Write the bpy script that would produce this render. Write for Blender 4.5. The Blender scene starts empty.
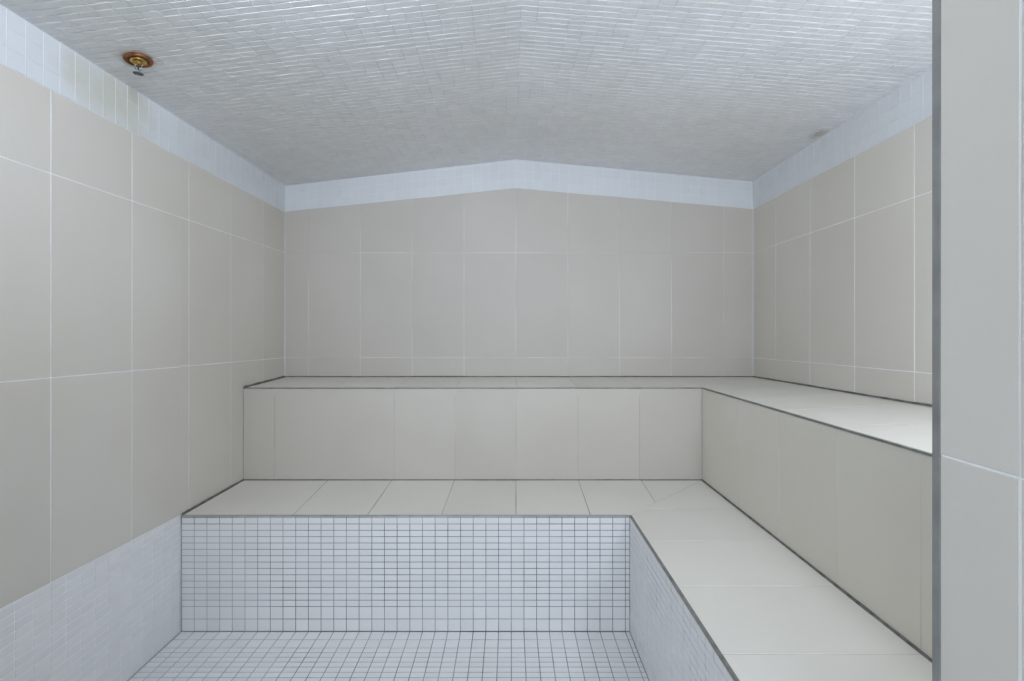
import bpy, math, random
from mathutils import Vector

C = bpy.context.scene.collection
random.seed(7)
F_PX = 493.0
EYE = 1.20

# ------------------------------------------------------------------ camera
cam_d = bpy.data.cameras.new('camera')
cam_d.sensor_width = 36.0
cam_d.lens = F_PX / 1024.0 * 36.0
cam_d.shift_x = 2.0 / 1024.0
cam_d.shift_y = -11.5 / 1024.0
cam_d.clip_start = 0.02
cam = bpy.data.objects.new('camera', cam_d)
cam.location = (0, 0, EYE)
cam.rotation_euler = (math.pi / 2, 0, 0)
C.objects.link(cam)
bpy.context.scene.camera = cam

# ------------------------------------------------------------------ world, exposure
w = bpy.data.worlds.new('world')
bpy.context.scene.world = w
w.use_nodes = True
w.node_tree.nodes['Background'].inputs[0].default_value = (0.66, 0.80, 1.0, 1)
w.node_tree.nodes['Background'].inputs[1].default_value = 0.95
vs = bpy.context.scene.view_settings
vs.view_transform = 'Standard'
vs.look = 'None'
vs.gamma = 1.0
vs.use_curve_mapping = False
vs.exposure = -0.04

# daylight of the hall the doorway opens on to, behind the camera
def area(name, loc, target, sx, sy, power, col):
    l = bpy.data.lights.new(name, 'AREA')
    l.shape = 'RECTANGLE'
    l.size, l.size_y = sx, sy
    l.energy = power
    l.color = col
    o = bpy.data.objects.new(name, l)
    o.location = loc
    o.rotation_euler = (Vector(target) - Vector(loc)).to_track_quat('-Z', 'Y').to_euler()
    C.objects.link(o)
    return o
area('hall_daylight', (-0.15, -1.2, 1.35), (-0.1, 2.2, 0.2), 1.3, 0.9, 17, (0.76, 0.86, 1.0))

# light levels of the unseen bulkhead lamps on the front wall
LAMP_STRENGTH = 56.0
LAMP_COLOR = (0.745, 0.85, 1.0)

# ------------------------------------------------------------------ materials
def nodes_of(m):
    m.use_nodes = True
    nt = m.node_tree
    return nt, nt.nodes['Principled BSDF']

def rgb(hexs):
    c = [int(hexs[i:i + 2], 16) / 255 for i in (0, 2, 4)]
    return tuple((x / 12.92 if x <= .04045 else ((x + .055) / 1.055) ** 2.4) for x in c) + (1,)

def mix_rgb(nt, fac, a, b):
    n = nt.nodes.new('ShaderNodeMix')
    n.data_type = 'RGBA'
    if hasattr(fac, 'links'):
        nt.links.new(fac, n.inputs[0])
    else:
        n.inputs[0].default_value = fac
    for s, v in ((6, a), (7, b)):
        if hasattr(v, 'links'):
            nt.links.new(v, n.inputs[s])
        else:
            n.inputs[s].default_value = v
    return n.outputs[2]

def noise(nt, scale, detail=3.0, stretch=(1, 1, 1), lo=0.35, hi=0.65):
    tc = nt.nodes.new('ShaderNodeNewGeometry')
    mp = nt.nodes.new('ShaderNodeMapping')
    mp.inputs['Scale'].default_value = stretch
    nt.links.new(tc.outputs['Position'], mp.inputs[0])
    n = nt.nodes.new('ShaderNodeTexNoise')
    n.inputs['Scale'].default_value = scale
    n.inputs['Detail'].default_value = detail
    nt.links.new(mp.outputs[0], n.inputs['Vector'])
    r = nt.nodes.new('ShaderNodeMapRange')
    r.inputs['From Min'].default_value = lo
    r.inputs['From Max'].default_value = hi
    nt.links.new(n.outputs[0], r.inputs[0])
    return r.outputs[0]

def island(nt):
    g = nt.nodes.new('ShaderNodeNewGeometry')
    return g.outputs['Random Per Island']

def stain(nt, base, centre, radii, colour, strength, wob=25):
    """an irregular stain sitting at one place of the surface"""
    g = nt.nodes.new('ShaderNodeNewGeometry')
    sub = nt.nodes.new('ShaderNodeVectorMath'); sub.operation = 'SUBTRACT'
    nt.links.new(g.outputs['Position'], sub.inputs[0]); sub.inputs[1].default_value = centre
    div = nt.nodes.new('ShaderNodeVectorMath'); div.operation = 'DIVIDE'
    nt.links.new(sub.outputs[0], div.inputs[0]); div.inputs[1].default_value = radii
    ln = nt.nodes.new('ShaderNodeVectorMath'); ln.operation = 'LENGTH'
    nt.links.new(div.outputs[0], ln.inputs[0])
    nz = noise(nt, wob, 4, lo=0.3, hi=0.7)
    ad = nt.nodes.new('ShaderNodeMath'); ad.operation = 'MULTIPLY_ADD'
    nt.links.new(nz, ad.inputs[0]); ad.inputs[1].default_value = 0.5
    nt.links.new(ln.outputs['Value'], ad.inputs[2])
    mr = nt.nodes.new('ShaderNodeMapRange')
    mr.inputs['From Min'].default_value = 1.25
    mr.inputs['From Max'].default_value = 0.6
    mr.inputs['To Min'].default_value = 0
    mr.inputs['To Max'].default_value = strength
    nt.links.new(ad.outputs[0], mr.inputs[0])
    return mix_rgb(nt, mr.outputs[0], base, colour)

def tile_mat(name, c1, c2, rough=0.35, bump=0.02, var=0.5, cloud=1.6, stains=()):
    m = bpy.data.materials.new(name)
    nt, p = nodes_of(m)
    a = mix_rgb(nt, noise(nt, cloud, 4, lo=.3, hi=.7), c1, c2)
    d = nt.nodes.new('ShaderNodeHueSaturation')
    mr = nt.nodes.new('ShaderNodeMapRange')
    nt.links.new(island(nt), mr.inputs[0])
    mr.inputs['To Min'].default_value = 1 - 0.05 * var
    mr.inputs['To Max'].default_value = 1 + 0.05 * var
    nt.links.new(mr.outputs[0], d.inputs['Value'])
    nt.links.new(a, d.inputs['Color'])
    col = d.outputs[0]
    for s in stains:
        col = stain(nt, col, *s)
    nt.links.new(col, p.inputs['Base Color'])
    p.inputs['Roughness'].default_value = rough
    p.inputs['IOR'].default_value = 1.45
    b = nt.nodes.new('ShaderNodeBump')
    b.inputs['Strength'].default_value = bump
    b.inputs['Distance'].default_value = 0.01
    nt.links.new(noise(nt, 60, 3, lo=.2, hi=.8), b.inputs['Height'])
    nt.links.new(b.outputs[0], p.inputs['Normal'])
    return m

def grout_mat(name, c1, c2, scale=2.0, lo=.4, hi=.6, stains=()):
    m = bpy.data.materials.new(name)
    nt, p = nodes_of(m)
    col = mix_rgb(nt, noise(nt, scale, 5, lo=lo, hi=hi), c1, c2)
    for s in stains:
        col = stain(nt, col, *s)
    nt.links.new(col, p.inputs['Base Color'])
    p.inputs['Roughness'].default_value = 0.8
    return m

def metal_mat(name, c1, c2, rough=0.35, metallic=0.9, scale=30):
    m = bpy.data.materials.new(name)
    nt, p = nodes_of(m)
    nt.links.new(mix_rgb(nt, noise(nt, scale, 4), c1, c2), p.inputs['Base Color'])
    p.inputs['Roughness'].default_value = rough
    p.inputs['Metallic'].default_value = metallic
    return m

SPR = Vector((-1.165, 1.545, EYE + 0.846))
M = {}
M['beige'] = tile_mat('beige_wall_tile', rgb('d3ccc0'), rgb('dad4ca'), 0.42)
M['beige_back'] = tile_mat('beige_back_wall_tile', rgb('c5beb4'), rgb('ccc5bb'), 0.5)  # beige wall tile darkened: excess light on this wall offset in the colour
M['riser'] = tile_mat('beige_riser_tile', rgb('c4bcb0'), rgb('ccc5ba'), 0.45)  # back riser toned down with the back wall, dimming put into the colour
M['riser_lit'] = tile_mat('beige_lit_riser_tile', rgb('d8d2c4'), rgb('dfd9cd'), 0.40)  # same riser tile made lighter: light missing on the side put into colour
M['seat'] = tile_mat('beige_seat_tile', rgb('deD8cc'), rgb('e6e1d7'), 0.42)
M['mosaic'] = tile_mat('white_mosaic', rgb('e6e4e2'), rgb('eceae8'), 0.3, 0.03, 0.5)
M['mosaic_ceiling'] = tile_mat('white_ceiling_mosaic', rgb('dcdbd9'), rgb('e3e2e2'), 0.28, 0.05, 0.5,
    stains=((tuple(SPR), (0.062, 0.062, 0.05), rgb('a98562'), 0.7, 30),
            ((-1.26, 1.56, EYE + 0.70), (0.09, 0.25, 0.10), rgb('c4bd9e'), 0.5, 12),
            ((1.375, 2.20, EYE + 0.865), (0.035, 0.07, 0.04), rgb('9d907c'), 0.65, 80)))
M['mosaic_band'] = tile_mat('white_band_mosaic', rgb('dddedf'), rgb('e2e3e4'), 0.3, 0.03, 0.35,
    stains=(((-1.30, 1.62, EYE + 0.77), (0.09, 0.22, 0.13), rgb('c4bd9e'), 0.5, 12),))
M['grout_light'] = grout_mat('light_grout', rgb('fafafa'), rgb('ebebe8'), 6)
M['grout_beige'] = grout_mat('faded_grout', rgb('e2dfda'), rgb('c4beb5'), 3)
M['grout_seat'] = grout_mat('seat_grout', rgb('86827a'), rgb('bdbab2'), 2)
M['grout_riser'] = grout_mat('riser_grout', rgb('aaa79f'), rgb('cfccc5'), 2)
M['grout_ceiling'] = grout_mat('ceiling_grout', rgb('fdfdfe'), rgb('c2c5c8'), 14, .4, .6,
    stains=((tuple(SPR), (0.062, 0.062, 0.05), rgb('a98562'), 0.7, 30),))
M['grout_wainscot'] = grout_mat('wainscot_grout', rgb('eceeef'), rgb('a8acaf'), 5)
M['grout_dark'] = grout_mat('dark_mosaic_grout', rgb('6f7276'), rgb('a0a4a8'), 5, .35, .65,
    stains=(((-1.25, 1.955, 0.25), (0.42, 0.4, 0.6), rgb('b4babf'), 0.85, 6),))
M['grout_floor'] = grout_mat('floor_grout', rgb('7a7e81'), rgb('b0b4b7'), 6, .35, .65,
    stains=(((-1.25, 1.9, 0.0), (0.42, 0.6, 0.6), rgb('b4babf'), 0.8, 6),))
M['trim'] = metal_mat('grey_metal_trim', rgb('8b8a88'), rgb('989794'), 0.45, 0.3, 20)
M['trim_pale'] = metal_mat('pale_metal_trim', rgb('a09f9b'), rgb('b9b8b3'), 0.4, 0.3, 20)
M['trim_dark'] = metal_mat('tarnished_trim', rgb('7a7a75'), rgb('94938d'), 0.5, 0.3, 30)
M['sealant'] = grout_mat('dark_sealant', rgb('5d5a54'), rgb('77746d'), 30)
M['concrete'] = grout_mat('concrete_shell', rgb('8b8b88'), rgb('9a9a97'), 5)
M['rust'] = metal_mat('rusty_brass', rgb('5c2f12'), rgb('9a6230'), 0.5, 0.4, 60)
M['brass'] = metal_mat('tarnished_brass', rgb('b08a3e'), rgb('e0c98a'), 0.3, 0.85, 60)
M['chrome'] = metal_mat('dull_chrome', rgb('8e9496'), rgb('aab0b2'), 0.3, 0.9, 60)
M['deflector'] = metal_mat('dark_deflector', rgb('3f4a4c'), rgb('5d696b'), 0.4, 0.8, 60)
M['painted'] = metal_mat('white_painted_metal', rgb('d8d8d6'), rgb('deded8'), 0.4, 0.0, 10)
m = bpy.data.materials.new('lit_opal_glass')
nt, p = nodes_of(m)
p.inputs['Emission Color'].default_value = LAMP_COLOR + (1,)
p.inputs['Emission Strength'].default_value = LAMP_STRENGTH
M['lit'] = m
m2 = m.copy(); m2.name = 'lit_opal_glass_added'  # stronger glow for the added lamp over the doorway
m2.node_tree.nodes['Principled BSDF'].inputs['Emission Strength'].default_value = LAMP_STRENGTH * 2.6
M['lit_added'] = m2

# ------------------------------------------------------------------ mesh tools
class MB:
    def __init__(s):
        s.v, s.f, s.mi = [], [], []
    def add(s, vs_, fs, mi=0):
        b = len(s.v)
        s.v += [tuple(v) for v in vs_]
        s.f += [tuple(b + i for i in f) for f in fs]
        s.mi += [mi] * len(fs)
    def prism(s, poly, off, mi=0):
        """closed prism: polygon (3D points) pushed by vector off"""
        n = len(poly)
        off = Vector(off)
        vs_ = [Vector(p) for p in poly] + [Vector(p) + off for p in poly]
        fs = [tuple(range(n))[::-1], tuple(range(n, 2 * n))]
        fs += [(i, (i + 1) % n, n + (i + 1) % n, n + i) for i in range(n)]
        s.add(vs_, fs, mi)
    def box(s, a, b, mi=0):
        x0, y0, z0 = a; x1, y1, z1 = b
        s.prism([(x0, y0, z0), (x1, y0, z0), (x1, y1, z0), (x0, y1, z0)], (0, 0, z1 - z0), mi)
    def lathe(s, prof, c, seg=40, mi=0, axis=Vector((0, 0, 1))):
        """prof: list of (r, t) along the axis"""
        axis = axis.normalized()
        u = axis.orthogonal().normalized(); v = axis.cross(u)
        c = Vector(c); vs_ = []; n = len(prof)
        for k in range(seg):
            a = 2 * math.pi * k / seg
            d = u * math.cos(a) + v * math.sin(a)
            for r, t in prof:
                vs_.append(c + d * r + axis * t)
        fs = []
        for k in range(seg):
            k2 = (k + 1) % seg
            for i in range(n - 1):
                fs.append((k * n + i, k2 * n + i, k2 * n + i + 1, k * n + i + 1))
        s.add(vs_, fs, mi)
    def tube(s, pts, r, seg=10, mi=0):
        pts = [Vector(p) for p in pts]; vs_ = []
        for i, p in enumerate(pts):
            t = (pts[min(i + 1, len(pts) - 1)] - pts[max(i - 1, 0)]).normalized()
            u = t.orthogonal().normalized() if abs(t.y) > .9 else t.cross(Vector((0, 1, 0))).normalized()
            v = t.cross(u)
            for k in range(seg):
                a = 2 * math.pi * k / seg
                vs_.append(p + (u * math.cos(a) + v * math.sin(a)) * r)
        fs = [(i * seg + k, i * seg + (k + 1) % seg, (i + 1) * seg + (k + 1) % seg, (i + 1) * seg + k)
              for i in range(len(pts) - 1) for k in range(seg)]
        fs += [tuple(range(seg)), tuple((len(pts) - 1) * seg + k for k in range(seg))]
        s.add(vs_, fs, mi)
    def build(s, name, mats, parent=None, smooth=False):
        me = bpy.data.meshes.new(name)
        me.from_pydata(s.v, [], s.f)
        for m_ in (mats if isinstance(mats, (list, tuple)) else [mats]):
            me.materials.append(m_)
        me.polygons.foreach_set('material_index', s.mi)
        if smooth:
            me.polygons.foreach_set('use_smooth', [True] * len(s.f))
        import bmesh
        bm = bmesh.new(); bm.from_mesh(me)
        bmesh.ops.recalc_face_normals(bm, faces=bm.faces)
        bm.to_mesh(me); bm.free()
        o = bpy.data.objects.new(name, me)
        C.objects.link(o)
        if parent:
            o.parent = parent
            o.matrix_parent_inverse = parent.matrix_world.inverted()
        return o

def clip(poly, reg):
    """clip a 2D polygon by a convex counter-clockwise region"""
    out = poly
    n = len(reg)
    for i in range(n):
        ax, ay = reg[i]; bx, by = reg[(i + 1) % n]
        side = lambda p: (bx - ax) * (p[1] - ay) - (by - ay) * (p[0] - ax)
        src, out = out, []
        for j in range(len(src)):
            p, q = src[j], src[(j + 1) % len(src)]
            sp, sq = side(p), side(q)
            if sp >= -1e-8: out.append(p)
            if (sp > 1e-8) != (sq > 1e-8) and abs(sp - sq) > 1e-12:
                t = sp / (sp - sq)
                if 0 < t < 1:
                    out.append((p[0] + (q[0] - p[0]) * t, p[1] + (q[1] - p[1]) * t))
        if len(out) < 3: return []
    res = []
    for p in out:
        if not res or (abs(p[0] - res[-1][0]) + abs(p[1] - res[-1][1])) > 2e-5: res.append(p)
    if len(res) > 1 and abs(res[0][0] - res[-1][0]) + abs(res[0][1] - res[-1][1]) < 2e-5: res.pop()
    return res if len(res) > 2 else []

def area2(poly):
    return sum(poly[i][0] * poly[(i + 1) % len(poly)][1] - poly[(i + 1) % len(poly)][0] * poly[i][1] for i in range(len(poly))) / 2

def inset(poly, d):
    """shrink a convex ccw polygon by d"""
    reg = []
    out = poly
    n = len(poly)
    for i in range(n):
        a, b = poly[i], poly[(i + 1) % n]
        L = math.hypot(b[0] - a[0], b[1] - a[1])
        if L < 1e-7: continue
        nx, ny = -(b[1] - a[1]) / L, (b[0] - a[0]) / L
        a2 = (a[0] + nx * d, a[1] + ny * d); b2 = (b[0] + nx * d, b[1] + ny * d)
        side = lambda p: (b2[0] - a2[0]) * (p[1] - a2[1]) - (b2[1] - a2[1]) * (p[0] - a2[0])
        src, out = out, []
        for j in range(len(src)):
            p, q = src[j], src[(j + 1) % len(src)]
            sp, sq = side(p), side(q)
            if sp >= 0: out.append(p)
            if (sp > 0) != (sq > 0) and abs(sp - sq) > 1e-14:
                t = sp / (sp - sq)
                if 0 < t < 1:
                    out.append((p[0] + (q[0] - p[0]) * t, p[1] + (q[1] - p[1]) * t))
        if len(out) < 3: return []
    return out

def tiles(mb, fn, nrm, region, cells, gap=0.003, depth=0.0015, bev=0.0008, tilt=0.0, mi=0, minarea=4e-5, gu=0.0, gv=0.0):
    """lay tiles: cells = list of uv polygons, region = convex uv polygon, fn(u,v)->3D, nrm = outward normal"""
    nrm = Vector(nrm).normalized()
    for c in cells:
        if area2(c) < 0: c = c[::-1]
        if gu or gv:
            mu = sum(a[0] for a in c) / len(c); mv = sum(a[1] for a in c) / len(c)
            c = [(a[0] - math.copysign(gu / 2, a[0] - mu), a[1] - math.copysign(gv / 2, a[1] - mv)) for a in c]
        p = clip(c, region)
        if not p or abs(area2(p)) < minarea: continue
        p = inset(p, gap / 2)
        if len(p) < 3: continue
        q = inset(p, bev)
        if len(q) != len(p): q = [(cx_ + (a[0] - cx_) * .97, cy_ + (a[1] - cy_) * .97) for cx_, cy_ in [(sum(b[0] for b in p) / len(p), sum(b[1] for b in p) / len(p))] for a in p]
        cu = sum(a[0] for a in p) / len(p); cv = sum(a[1] for a in p) / len(p)
        tu, tv = random.gauss(0, tilt), random.gauss(0, tilt)
        h0 = random.gauss(0, tilt * 0.012)
        lift = lambda a: max(-depth * .7, min(.002, (a[0] - cu) * tu + (a[1] - cv) * tv + h0))
        n = len(p)
        # order q like p (nearest match)
        q = [min(q, key=lambda b: (b[0] - a[0]) ** 2 + (b[1] - a[1]) ** 2) for a in p]
        if len(set(q)) < n: q = [(cu + (a[0] - cu) * .97, cv + (a[1] - cv) * .97) for a in p]
        v0 = [fn(*a) - nrm * depth * 1.3 for a in p]
        v1 = [fn(*a) + nrm * (lift(a) - bev * .8) for a in p]
        v2 = [fn(*a) + nrm * lift(a) for a in q]
        fs = [(i, (i + 1) % n, n + (i + 1) % n, n + i) for i in range(n)]
        fs += [(n + i, n + (i + 1) % n, 2 * n + (i + 1) % n, 2 * n + i) for i in range(n)]
        fs += [tuple(range(2 * n, 3 * n))]
        mb.add(v0 + v1 + v2, fs, mi)

def slab(mb, fn, nrm, region, depth=0.0015, thick=0.03, mi=1):
    nrm = Vector(nrm).normalized()
    mb.prism([fn(*a) - nrm * depth for a in region], -nrm * thick, mi)

def patch_slab(mb, fn, nrm, depth, thick, nu, nv, mi=1):
    """substrate under a slightly twisted surface; fn(s, t) with s, t in 0..1"""
    nrm = Vector(nrm).normalized()
    top = [[fn(i / nu, j / nv) - nrm * depth for j in range(nv + 1)] for i in range(nu + 1)]
    vs_ = [p for row in top for p in row]
    m_ = len(vs_)
    vs_ += [p - nrm * thick for p in vs_]
    I = lambda i, j: i * (nv + 1) + j
    fs = []
    for i in range(nu):
        for j in range(nv):
            q = (I(i, j), I(i + 1, j), I(i + 1, j + 1), I(i, j + 1))
            fs.append(q); fs.append(tuple(m_ + k for k in q[::-1]))
    rim = [I(i, 0) for i in range(nu + 1)] + [I(nu, j) for j in range(1, nv + 1)] + [I(i, nv) for i in range(nu - 1, -1, -1)] + [I(0, j) for j in range(nv - 1, 0, -1)]
    for a, b in zip(rim, rim[1:] + rim[:1]):
        fs.append((a, b, m_ + b, m_ + a))
    mb.add(vs_, fs, mi)

def grid(us, vs_):
    return [[(us[i], vs_[j]), (us[i + 1], vs_[j]), (us[i + 1], vs_[j + 1]), (us[i], vs_[j + 1])]
            for i in range(len(us) - 1) for j in range(len(vs_) - 1)]

def steps(lo, hi, phase, pitch):
    k0 = math.floor((lo - phase) / pitch)
    out = []
    k = k0
    while True:
        out.append(phase + k * pitch)
        if phase + k * pitch >= hi: break
        k += 1
    return out

def ccw(p):
    return p if area2(p) > 0 else p[::-1]

def structure(o):
    o['kind'] = 'structure'
    return o

# ------------------------------------------------------------------ dimensions (h = height against the eye)
XL, XR, XC = -1.306, 1.410, 0.035
YB, YF = 2.86, 0.644
FL = -EYE                                    # floor
EL, ER, AP = 0.832, 0.856, 0.985             # eaves, ridge
BL, BR, BA = 0.681, 0.697, 0.818             # lower edge of the white band
SEAT = -0.739                                # lower bench top
SEAT2F, SEAT2B = -0.288, -0.278              # upper bench top, front and back
LBX, LBY = 0.475, 1.955                      # lower bench front faces
UBX, UBY = 0.940, 2.412                      # upper bench front faces
XJ = 0.5555                                   # reveal beside the camera
JX0 = -0.80                                  # other side of the doorway
HJ = (0.4426, -0.1665)                       # horizontal wall joints
Z = lambda h: EYE + h

# ------------------------------------------------------------------ floor
fn_floor = lambda u, v: Vector((u, v, 0.0))
mb = MB()
reg = [(XL, -0.5), (LBX, -0.5), (LBX, LBY), (XL, LBY)]
col_u = steps(XL, LBX, (625.4 - 510) * LBY / F_PX, 0.0503)
rows = [LBY, LBY - 0.0495, LBY - 0.099]
while rows[-1] > -0.5: rows.append(rows[-1] - 0.0262)
tiles(mb, fn_floor, (0, 0, 1), reg, grid(col_u, rows[::-1]), 0.0036, 0.0013, 0.0007, 0.008)
mb.box((XL - 0.1, -1.6, -0.08), (XR + 0.1, YB + 0.1, -0.0013), 1)
structure(mb.build('floor', [M['mosaic'], M['grout_floor']]))

# ------------------------------------------------------------------ side walls
def lean_cells(us, lines):
    """cells between vertical joints us and slightly leaning joints (height at the back wall, rise per metre forward)"""
    return [[(us[i], a[0] + a[1] * (YB - us[i])), (us[i + 1], a[0] + a[1] * (YB - us[i + 1])),
             (us[i + 1], b[0] + b[1] * (YB - us[i + 1])), (us[i], b[0] + b[1] * (YB - us[i]))]
            for i in range(len(us) - 1) for a, b in zip(lines, lines[1:])]

WT = lambda u: SEAT + 0.030 * (LBY - u) if u < LBY else SEAT     # top of the mosaic wainscot
fn = lambda u, v: Vector((XL, u, Z(v)))
mb = MB()
us = steps(YF, YB, 1.403, 0.301)
lines = [(-1.3, 0), (HJ[1], .019), (HJ[0], 0), (1.1, 0)]
for reg in ([(YF, WT(YF)), (LBY, SEAT), (LBY, BL), (YF, BL)], [(LBY, SEAT), (YB, SEAT), (YB, BL), (LBY, BL)]):
    for c in lean_cells(us, lines):
        if reg[0][0] == YF: c = [(min(a[0], LBY + .0015), a[1]) for a in c]
        else: c = [(max(a[0], LBY - .0015), a[1]) for a in c]
        tiles(mb, fn, (1, 0, 0), [(reg[0][0] - (.0015 if reg[0][0] == LBY else 0), reg[0][1]), (reg[1][0] + (.0015 if reg[1][0] == LBY else 0), reg[1][1]),
              (reg[2][0] + (.0015 if reg[2][0] == LBY else 0), reg[2][1]), (reg[3][0] - (.0015 if reg[3][0] == LBY else 0), reg[3][1])], [c], 0.0030, 0.001, 0.0004, 0.0)
slab(mb, fn, (1, 0, 0), [(YF, FL), (YB, FL), (YB, EL), (YF, EL)], 0.001, 0.10, 1)
reg = [(YF, FL), (LBY, FL), (LBY, SEAT), (YF, WT(YF))]
us = steps(YF, LBY, LBY, 0.0503)
vsr = [FL, FL + .0495, FL + .099]
while vsr[-1] < SEAT + .05: vsr.append(vsr[-1] + 0.0252)
tiles(mb, fn, (1, 0, 0), reg, grid(us, vsr), 0.0028, 0.0009, 0.0006, 0.010, mi=2)
structure(mb.build('wall_left', [M['beige'], M['grout_light'], M['mosaic']]))

RT = 0.015                                    # the right wall's courses rise slightly towards the front
fr = lambda u, v: Vector((XR, u, Z(v + RT * (YB - u))))
mb = MB()
reg = [(YF, SEAT), (YB, SEAT), (YB, BR), (YF, BR)]
tiles(mb, fr, (-1, 0, 0), reg, grid(steps(YF, YB, 2.018, 0.299), [SEAT - .01, HJ[1], HJ[0], BR + .01]), 0.0030, 0.001, 0.0009, 0.001)
slab(mb, fr, (-1, 0, 0), [(YF, FL), (YB, FL), (YB, ER), (YF, ER)], 0.001, 0.10, 1)
structure(mb.build('wall_right', [M['beige'], M['grout_light']]))

# mosaic bands under the ceiling
def band(name, fn, nrm, reg, us, vsr, gm):
    mb = MB()
    off = Vector(nrm) * 0.001
    f2 = lambda u, v: fn(u, v) + off
    tiles(mb, f2, nrm, reg, grid(us, vsr), 0.0008, 0.0006, 0.0003, 0.008, mi=0, gu=0.0026)
    slab(mb, f2, nrm, reg, 0.0012, 0.006, 1)
    return structure(mb.build(name, [M['mosaic_band'], gm]))
fl = lambda u, v: Vector((XL, u, Z(v)))
band('trim_1', fl, (1, 0, 0), ccw([(YF, BL), (YB, BL), (YB, EL), (YF, EL)]),
     steps(YF, YB, 1.2785, 0.0505), [BL + .0505 * k for k in range(5)], M['grout_light'])
band('trim_2', fr, (-1, 0, 0), ccw([(YF, BR), (YB, BR), (YB, ER), (YF, ER)]),
     steps(YF, YB, 1.2785, 0.0505), [BR + .0505 * k for k in range(5)], M['grout_light'])

# ------------------------------------------------------------------ back wall with its gable
fb = lambda u, v: Vector((u, YB, Z(v)))
mb = MB()
us = steps(XL, XR, XC, 0.3010)
for x0, x1, h0, h1 in ((XL, XC, BL, BA), (XC, XR, BA, BR)):
    reg = ccw([(x0, SEAT2F - .02), (x1, SEAT2F - .02), (x1, h1), (x0, h0)])
    tiles(mb, fb, (0, -1, 0), reg, grid(us, [-0.78, HJ[1], HJ[0], 1.05]), 0.0028, 0.0006, 0.0009, 0.001, mi=0)
prof = [(XL, FL), (XR, FL), (XR, ER), (XC, AP), (XL, EL)]
slab(mb, fb, (0, -1, 0), prof, 0.0006, 0.10, 1)
structure(mb.build('wall_back', [M['beige_back'], M['grout_beige']]))

mb = MB()
f2 = lambda u, v: fb(u, v) + Vector((0, -0.001, 0))
for x0, x1, a0, a1, b0, b1 in ((XL, XC, BL, BA, EL, AP), (XC, XR, BA, BR, AP, ER)):
    reg = ccw([(x0, a0), (x1, a1), (x1, b1), (x0, b0)])
    # rows follow the slope
    us_ = steps(x0, x1, XC, 0.0505)
    cells = []
    sl = (a1 - a0) / (x1 - x0)
    for i in range(len(us_) - 1):
        for k in range(5):
            g0 = a0 + (us_[i] - x0) * sl + k * .0505 - .001; g1 = a0 + (us_[i + 1] - x0) * sl + k * .0505 - .001
            cells.append([(us_[i], g0), (us_[i + 1], g1), (us_[i + 1], g1 + .0505), (us_[i], g0 + .0505)])
    tiles(mb, f2, (0, -1, 0), reg, cells, 0.0010, 0.0006, 0.0004, 0.006, mi=0)
    slab(mb, f2, (0, -1, 0), reg, 0.0006, 0.006, 1)
structure(mb.build('trim_3', [M['mosaic_band'], M['grout_light']]))

# ------------------------------------------------------------------ ceiling
mb = MB()
for x0, x1, h0, h1 in ((XL, XC, EL, AP), (XC, XR, AP, ER)):
    L = math.hypot(x1 - x0, h1 - h0)
    def fc(u, v, x0=x0, x1=x1, h0=h0, h1=h1, L=L):
        t = u / L
        h1 = h1 + (RT * (YB - v) if x1 == XR else 0)
        return Vector((x0 + (x1 - x0) * t, v, Z(h0 + (h1 - h0) * t)))
    n = Vector(((h1 - h0), 0, -(x1 - x0))).normalized()
    reg = ccw([(0, YF), (L, YF), (L, YB), (0, YB)])
    us = steps(0, L, L if x0 == XL else 0, 0.0503)
    if us[-1] < L: us.append(us[-1] + .0503)
    tiles(mb, fc, n, reg, grid(us, steps(YF, YB, YB, 0.0252)), 0.0010, 0.0013, 0.0007, 0.011, mi=0, gv=0.0030)
    patch_slab(mb, lambda s_, t_: fc(s_ * L, -0.3 + t_ * (YB + .4)), n, 0.0013, 0.08, 12, 40)
structure(mb.build('ceiling', [M['mosaic_ceiling'], M['grout_ceiling']]))

# ------------------------------------------------------------------ front wall round the doorway, and its reveal
mb = MB()
fj = lambda u, v: Vector((XJ, u, Z(v)))
reg = ccw([(-0.3, FL), (YF, FL), (YF, 0.70), (-0.3, 0.70)])
tiles(mb, fj, (-1, 0, 0), reg, grid(steps(-0.3, YF, 0.5365, 0.300), [FL - .01, -0.762, -0.1625, 0.4375, 1.04]), 0.0022, 0.0005, 0.0009, 0.001)
G_ = 0.002
ff = lambda u, v: Vector((u, YF, Z(v)))
fk = lambda u, v: Vector((JX0, u, Z(v)))
tiles(mb, fk, (1, 0, 0), reg, grid(steps(-0.3, YF, 0.5365, 0.300), [FL - .01, -0.762, -0.1625, 0.4375, 1.04]), 0.0022, 0.0005, 0.0009, 0.001)
for x0, x1, h0, h1 in ((JX0, XC, EL + .05, AP - .01), (XC, XJ, AP - .01, AP - .06)):
    tiles(mb, ff, (0, 1, 0), ccw([(x0, .70), (x1, .70), (x1, h1), (x0, h0)]), grid(steps(x0, x1, XJ, 0.300), [.69, 1.04]), 0.003, 0.001, 0.0009, 0.001)
for a, b, lo, hi in ((XJ, XR, SEAT, ER - .02), (XL + G_, JX0, FL, EL)):
    reg = ccw([(a, lo), (b, lo), (b, hi), (a, hi)])
    tiles(mb, ff, (0, 1, 0), reg, grid(steps(a, b, a, 0.300), [FL - .01, -0.762, HJ[1], HJ[0], 1.04]), 0.003, 0.001, 0.0009, 0.001)
mb.box((XJ + .0006, -0.3, 0), (XR, YF - .001, Z(ER) - .01), 1)
mb.box((XL, -0.3, 0), (JX0 - .0006, YF - .001, Z(EL)), 1)
mb.prism([(JX0, YF - .001, Z(0.70)), (XJ + .001, YF - .001, Z(0.70)), (XJ + .001, YF - .001, Z(.91)), (XC, YF - .001, Z(AP)), (JX0, YF - .001, Z(EL) + .04)], (0, -.94, 0), 1)
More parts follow.
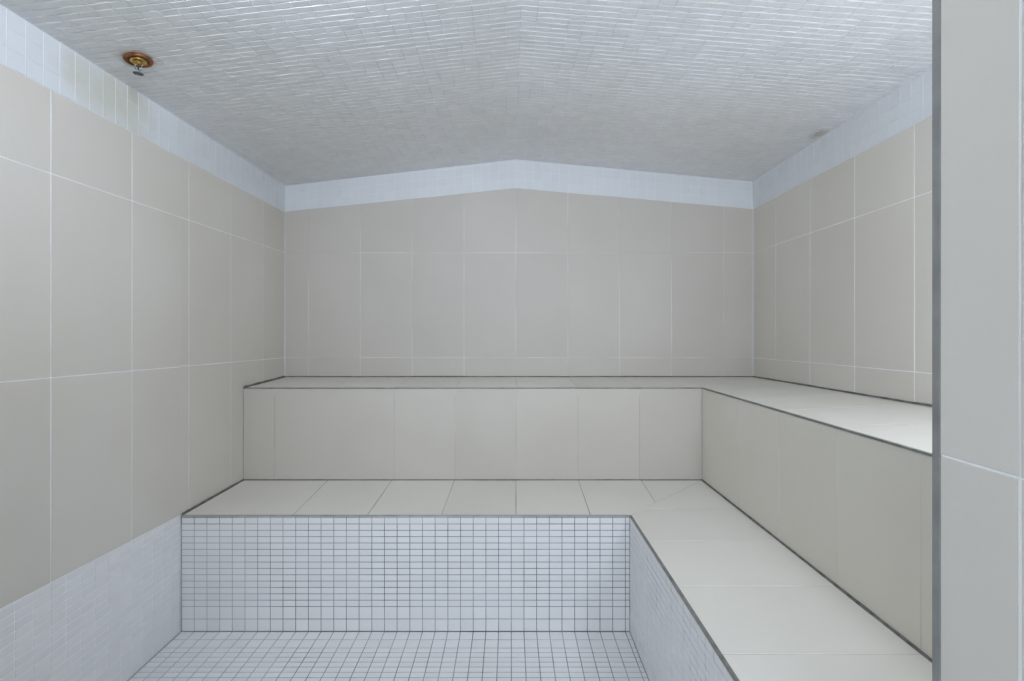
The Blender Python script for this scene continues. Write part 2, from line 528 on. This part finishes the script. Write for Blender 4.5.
structure(mb.build('wall_front', [M['beige'], M['grout_light']]))

# metal profile on the corner of the reveal
mb = MB()
t = 0.0085
mb.box((XJ - .0022, YF - t, 0.0), (XJ + .0005, YF + .0022, Z(.70)))
mb.box((XJ + .0005, YF - .001, 0.0), (XJ + t, YF + .0022, Z(.70)))
structure(mb.build('trim_4', M['trim']))

# ------------------------------------------------------------------ benches
def thing(name, label, cat, loc):
    o = bpy.data.objects.new(name, None)
    o.location = loc
    C.objects.link(o)
    o['label'] = label; o['category'] = cat
    bpy.context.view_layer.update()
    return o

G = 0.002   # clearance against walls and floor
def px(x, y): return (x - 510) * y / F_PX

# lower bench: seat, risers
low = thing('tiled_bench', 'lower L-shaped built-in bench with beige tiled seat and white mosaic front, rising from the floor', 'bench', (0.9, 2.2, 0))
fs_ = lambda u, v: Vector((u, v, Z(SEAT)))
mb = MB()
# tiles along the back wall, joints read off the photo (front, back)
jf = [XL + G] + [px(x, LBY) for x in (292.5, 367, 441.5, 516, 590.5)]
jb = [XL + G] + [px(x, UBY) for x in (328, 392, 454.5, 516, 578.5)]
corner_f, corner_b = (LBX, LBY), (UBX, UBY)
cells = [[(jf[i], LBY), (jf[i + 1], LBY), (jb[i + 1], UBY), (jb[i], UBY)] for i in range(5)]
kf, kb = (LBX, LBY), (UBX, UBY)
mid = px(641, UBY)
cells.append([(jf[5], LBY), kf, (0.62, 2.0975), (mid, UBY), (jb[5], UBY)])
cells.append([(mid, UBY), (0.62, 2.0975), (UBX, UBY)])
big = [(XL, 0), (2, 0), (2, 3), (XL, 3)]
tiles(mb, fs_, (0, 0, 1), big, cells, 0.0030, 0.0010, 0.0009, 0.001)
ry = [1.722, 1.4175, 1.121, 0.822, YF + G]
side = [[(LBX, ry[i + 1]), (UBX, ry[i + 1]), (UBX, ry[i]), (LBX, ry[i])] for i in range(len(ry) - 1)]
side.append([(LBX, 1.722), (UBX, 1.722), (UBX, 2.031), (0.5523, 2.031), (LBX, LBY)])
side.append([(0.5523, 2.031), (UBX, 2.031), (UBX, UBY)])
tiles(mb, fs_, (0, 0, 1), big, side, 0.0022, 0.0006, 0.0009, 0.001, mi=2)
o_ = (0, 0, -0.035)
zt = Z(SEAT) - 0.001
mb.prism([(XL + G, LBY + .001, zt), (LBX + .001, LBY + .001, zt), (UBX, UBY, zt), (XL + G, UBY, zt)], o_, 1)
zt = Z(SEAT) - 0.0006
mb.prism([(LBX + .001, YF + G, zt), (UBX, YF + G, zt), (UBX, UBY, zt), (LBX + .001, LBY + .001, zt)], o_, 3)
mb.build('seat', [M['seat'], M['grout_seat'], M['seat'], M['grout_beige']], low)

mb = MB()
TR = 0.0045
fr1 = lambda u, v: Vector((u, LBY, Z(v)))
vr = [FL, FL + .0495, FL + .099]
while vr[-1] < SEAT: vr.append(vr[-1] + 0.0252)
reg = [(XL + G, FL + .001), (LBX, FL + .001), (LBX, SEAT - TR), (XL + G, SEAT - TR)]
tiles(mb, fr1, (0, -1, 0), reg, grid(col_u, vr), 0.0030, 0.0010, 0.0006, 0.006)
mb.box((XL + G, LBY + .001, 0.001), (LBX + .04, LBY + .04, Z(SEAT) - .035), 1)
mb.build('front_riser', [M['mosaic'], M['grout_dark']], low)
mb = MB()
fr2 = lambda u, v: Vector((LBX, u, Z(v)))
reg = ccw([(YF + G, FL + .001), (LBY, FL + .001), (LBY, SEAT - TR), (YF + G, SEAT - TR)])
tiles(mb, fr2, (-1, 0, 0), reg, grid(steps(YF, LBY, LBY, .0503), vr), 0.0032, 0.0012, 0.0007, 0.016)
mb.box((LBX + .0012, YF + G, 0.001), (LBX + .04, LBY, Z(SEAT) - .035), 1)
mb.build('front_riser', [M['mosaic'], M['grout_wainscot']], low)

def edge_trim(name, parent, rise, x_edge, y_edge, h, m1, m2, wide=0.0035, wide2=0.007, x0=XL + G):
    mb = MB()
    z = Z(h)
    # along the back part
    mb.box((x0, y_edge - .0018, z - TR + .0005), (x_edge, y_edge + wide, z + .0012))
    o1 = mb.build(name, m1, parent)
    mb = MB()
    a, b, dz_ = YF + G, y_edge - .002, rise * (y_edge - YF)
    mb.prism([(x_edge - .0018, a, z + dz_ - TR + .0005), (x_edge + wide2, a, z + dz_ - TR + .0005), (x_edge + wide2, b, z - TR + .0005), (x_edge - .0018, b, z - TR + .0005)], (0, 0, TR + .0007))
    return o1, mb.build(name, m2, parent)
edge_trim('edge_trim', low, 0, LBX, LBY, SEAT, M['trim_pale'], M['trim_dark'])

# upper bench
up = thing('tiled_bench', 'upper L-shaped built-in bench tiled beige all over, stepped up behind the lower bench', 'bench', (1.2, 2.7, 0))
mb = MB()
def fu(u, v):
    t = max(0, min(1, (u - UBX) / (XR - UBX))); w_ = (v - UBY) / (YB - UBY)
    if t <= w_:                                    # run along the back wall
        return Vector((u, v, Z(SEAT2F + (SEAT2B - SEAT2F) * max(0, w_))))
    vm = UBY + t * (YB - UBY)                      # run along the right wall
    return Vector((u, v, Z(SEAT2F + (SEAT2B - SEAT2F) * t + (.006 + (RT - .006) * t) * (vm - v))))
nx = Vector((0, 0, 1))
us = steps(XL, XR + .1, XC, 0.301)
back = [[(us[i], UBY), (us[i + 1], UBY), (us[i + 1], YB - G), (us[i], YB - G)] for i in range(len(us) - 1)]
regb = [(XL + G, UBY), (UBX, UBY), (XR - G, YB - G), (XL + G, YB - G)]
tiles(mb, fu, nx, regb, back, 0.0026, 0.0008, 0.0009, 0.001)
regs = [(UBX, YF + G), (XR - G, YF + G), (XR - G, YB - G), (UBX, UBY)]
ys = steps(YF, YB, 1.4175, 0.300)
tiles(mb, fu, nx, regs, grid([UBX, XR], ys), 0.0022, 0.0006, 0.0009, 0.001)
dz = Vector((0, 0, 0.0008))
mb.prism([fu(XL + G, UBY + .001) - dz, fu(UBX + .001, UBY + .001) - dz, fu(XR - G, YB - G) - dz, fu(XL + G, YB - G) - dz], (0, 0, -.035), 1)
def fp(t, w_):
    u = UBX + .001 + t * (XR - G - UBX - .001)
    vm = UBY + (u - UBX) / (XR - UBX) * (YB - UBY) - .0003
    return fu(u, YF + G + w_ * (vm - YF - G))
patch_slab(mb, fp, nx, .0011, .035, 6, 20)
mb.build('seat', [M['seat'], M['grout_beige']], up)

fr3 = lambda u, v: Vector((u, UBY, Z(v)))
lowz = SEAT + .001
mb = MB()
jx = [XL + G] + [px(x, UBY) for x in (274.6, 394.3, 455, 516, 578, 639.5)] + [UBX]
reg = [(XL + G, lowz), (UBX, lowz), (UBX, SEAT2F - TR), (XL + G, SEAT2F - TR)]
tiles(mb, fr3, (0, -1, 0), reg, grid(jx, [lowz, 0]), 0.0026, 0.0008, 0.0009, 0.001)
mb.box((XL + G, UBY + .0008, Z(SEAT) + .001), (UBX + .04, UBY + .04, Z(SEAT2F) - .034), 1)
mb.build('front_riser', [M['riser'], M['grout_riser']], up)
mb = MB()
fr4 = lambda u, v: Vector((UBX, u, Z(v)))
reg = [(YF + G, lowz), (UBY, lowz), (UBY, SEAT2F - TR), (YF + G, SEAT2F - TR + .006 * (UBY - YF))]
tiles(mb, fr4, (-1, 0, 0), reg, grid([YF, 0.822, 1.127, 1.4175, 1.722, 2.031, UBY], [lowz, 0]), 0.0026, 0.0006, 0.0009, 0.001)
mb.box((UBX + .0006, YF + G, Z(SEAT) + .001), (UBX + .04, UBY, Z(SEAT2F) - .02), 1)
mb.build('front_riser', [M['riser_lit'], M['grout_beige']], up)
edge_trim('edge_trim', up, .006, UBX, UBY, SEAT2F, M['trim_dark'], M['trim_dark'], 0.004, 0.008)

# dark sealant fillets where seat meets wall or riser
def fillet(parent, a, b, side, up_, w=0.006):
    """triangular bead from a to b; side = direction on to the seat"""
    a, b = Vector(a), Vector(b)
    s = Vector(side) * w; u = Vector((0, 0, 1)) * up_
    mb = MB()
    n = 24
    pts = []
    for i in range(n + 1):
        p = a.lerp(b, i / n)
        k = 1 + random.uniform(-.15, .2)
        pts.append([p, p + s * k, p + u * k])
    vs_ = [q for t_ in pts for q in t_]
    fs = [(0, 1, 2), (3 * n, 3 * n + 1, 3 * n + 2)]
    for i in range(n):
        for j in range(3):
            fs.append((3 * i + j, 3 * i + (j + 1) % 3, 3 * i + 3 + (j + 1) % 3, 3 * i + 3 + j))
    mb.add(vs_, fs)
    return mb.build('sealant_joint', M['sealant'], parent)
zs = Z(SEAT) + .0001
fillet(low, (XL + G, LBY + .004, zs), (XL + G, UBY - .001, zs), (1, 0, 0), .007, .008)
fillet(low, (XL + G, UBY - .0012, zs), (UBX - .001, UBY - .0012, zs), (0, -1, 0), .0035, .005)
fillet(low, (UBX - .0012, UBY - .0012, zs), (UBX - .0012, YF + G, zs), (-1, 0, 0), .006, .006)
zf, zb = Z(SEAT2F) + .0002, Z(SEAT2B) + .0002
ZFU = Z(SEAT2B + RT * (YB - YF)) + .0002
fillet(up, (XL + G, UBY + .004, zf), (XL + G, YB - G, zb), (1, 0, 0), .008, .010)
fillet(up, (XL + G, YB - G, zb), (XR - G, YB - G, zb), (0, -1, 0), .005, .005)
fillet(up, (XR - G, YB - G, zb), (XR - G, YF + G, ZFU), (-1, 0, 0), .007, .007)

# ------------------------------------------------------------------ ceiling sprinkler
n = Vector(((AP - EL), 0, -(XC - XL))).normalized()    # down from the left slope
spr = thing('fire_sprinkler', 'small fire sprinkler with a rusted brass ring, hanging from the ceiling near the left wall', 'sprinkler', tuple(SPR + n * .001))
mb = MB()
mb.lathe([(0.0225, 0.0005), (0.0385, 0.0005), (0.039, 0.003), (0.037, 0.0065), (0.034, 0.0078), (0.031, 0.0074), (0.028, 0.003), (0.0225, 0.004), (0.0225, 0.0005)], SPR + n * .001, 48, 0, n)
mb.build('escutcheon', M['rust'], spr, True)
mb = MB()
mb.lathe([(0.010, 0.0015), (0.0223, 0.0015), (0.0223, 0.008), (0.020, 0.0095), (0.018, 0.0095), (0.0165, 0.006), (0.010, 0.006), (0.010, 0.0015)], SPR + n * .001, 40, 0, n)
mb.build('inner_ring', M['brass'], spr, True)
dn = Vector((0, 0, -1))
mb = MB()
mb.lathe([(0.0, -0.004), (0.0095, -0.004), (0.0095, 0.010), (0.0075, 0.012), (0.0075, 0.016), (0.004, 0.018), (0.0, 0.018)], SPR, 6, 0, dn)
mb.build('body', M['brass'], spr)
mb = MB()
for sx in (-1, 1):
    P = lambda x, z_: SPR + Vector((sx * x, 0, -z_))
    mb.tube([P(.0065, .012), P(.0095, .018), P(.0105, .025), P(.0085, .033), P(.003, .039)], 0.0019, 8)
mb.lathe([(0, .036), (.0032, .036), (.0032, .043), (0, .043)], SPR, 12, 0, dn)
mb.build('frame_arms', M['chrome'], spr, True)
mb = MB()
mb.lathe([(0, .018), (.0018, .0185), (.0022, .027), (.0018, .0355), (0, .036)], SPR, 12, 0, dn)
mb.build('glass_bulb', M['deflector'], spr, True)
mb = MB()
mb.lathe([(0, .043), (.0055, .043), (.007, .0445), (.007, .0455), (0, .0455)], SPR, 24, 0, dn)
nt_ = 12
for k in range(nt_):
    a0 = 2 * math.pi * k / nt_; a1 = a0 + 2 * math.pi / nt_ * .68
    pp = [SPR + Vector((r * math.cos(a), r * math.sin(a), -.0443 - (r - .006) * .12)) for r, a in ((.006, a0), (.014, a0), (.014, a1), (.006, a1))]
    mb.prism(pp, (0, 0, -.0011))
mb.build('deflector', M['deflector'], spr)

# ------------------------------------------------------------------ unseen bulkhead lamps on the front wall; the doorway one is added light
ay = Vector((0, 1, 0))
def bulkhead(label, x, h, k, glass):
    lc = Vector((x, YF + .002, Z(h)))
    lamp = thing('unseen_bulkhead_lamp', label, 'lamp', tuple(lc))
    mb = MB(); mb.lathe([(0, 0), (.10 * k, 0), (.104 * k, .01), (.104 * k, .03), (.095 * k, .036), (.09 * k, .03), (0, .03)], lc, 40, 0, ay)
    mb.build('lamp_base', M['painted'], lamp, True)
    mb = MB(); mb.lathe([(.09 * k, .031), (.086 * k, .05), (.07 * k, .066), (.04 * k, .076), (0, .08)], lc, 32, 0, ay)
    mb.build('diffuser', M[glass], lamp, True)
bulkhead('round white bulkhead lamp on the front wall above the upper bench', 0.95, 0.28, 1.3, 'lit')
bulkhead('smaller round white bulkhead lamp over the doorway, unseen, added to brighten the left side', -0.45, 0.81, 0.95, 'lit_added')  # added fill light for the left wall and ceiling
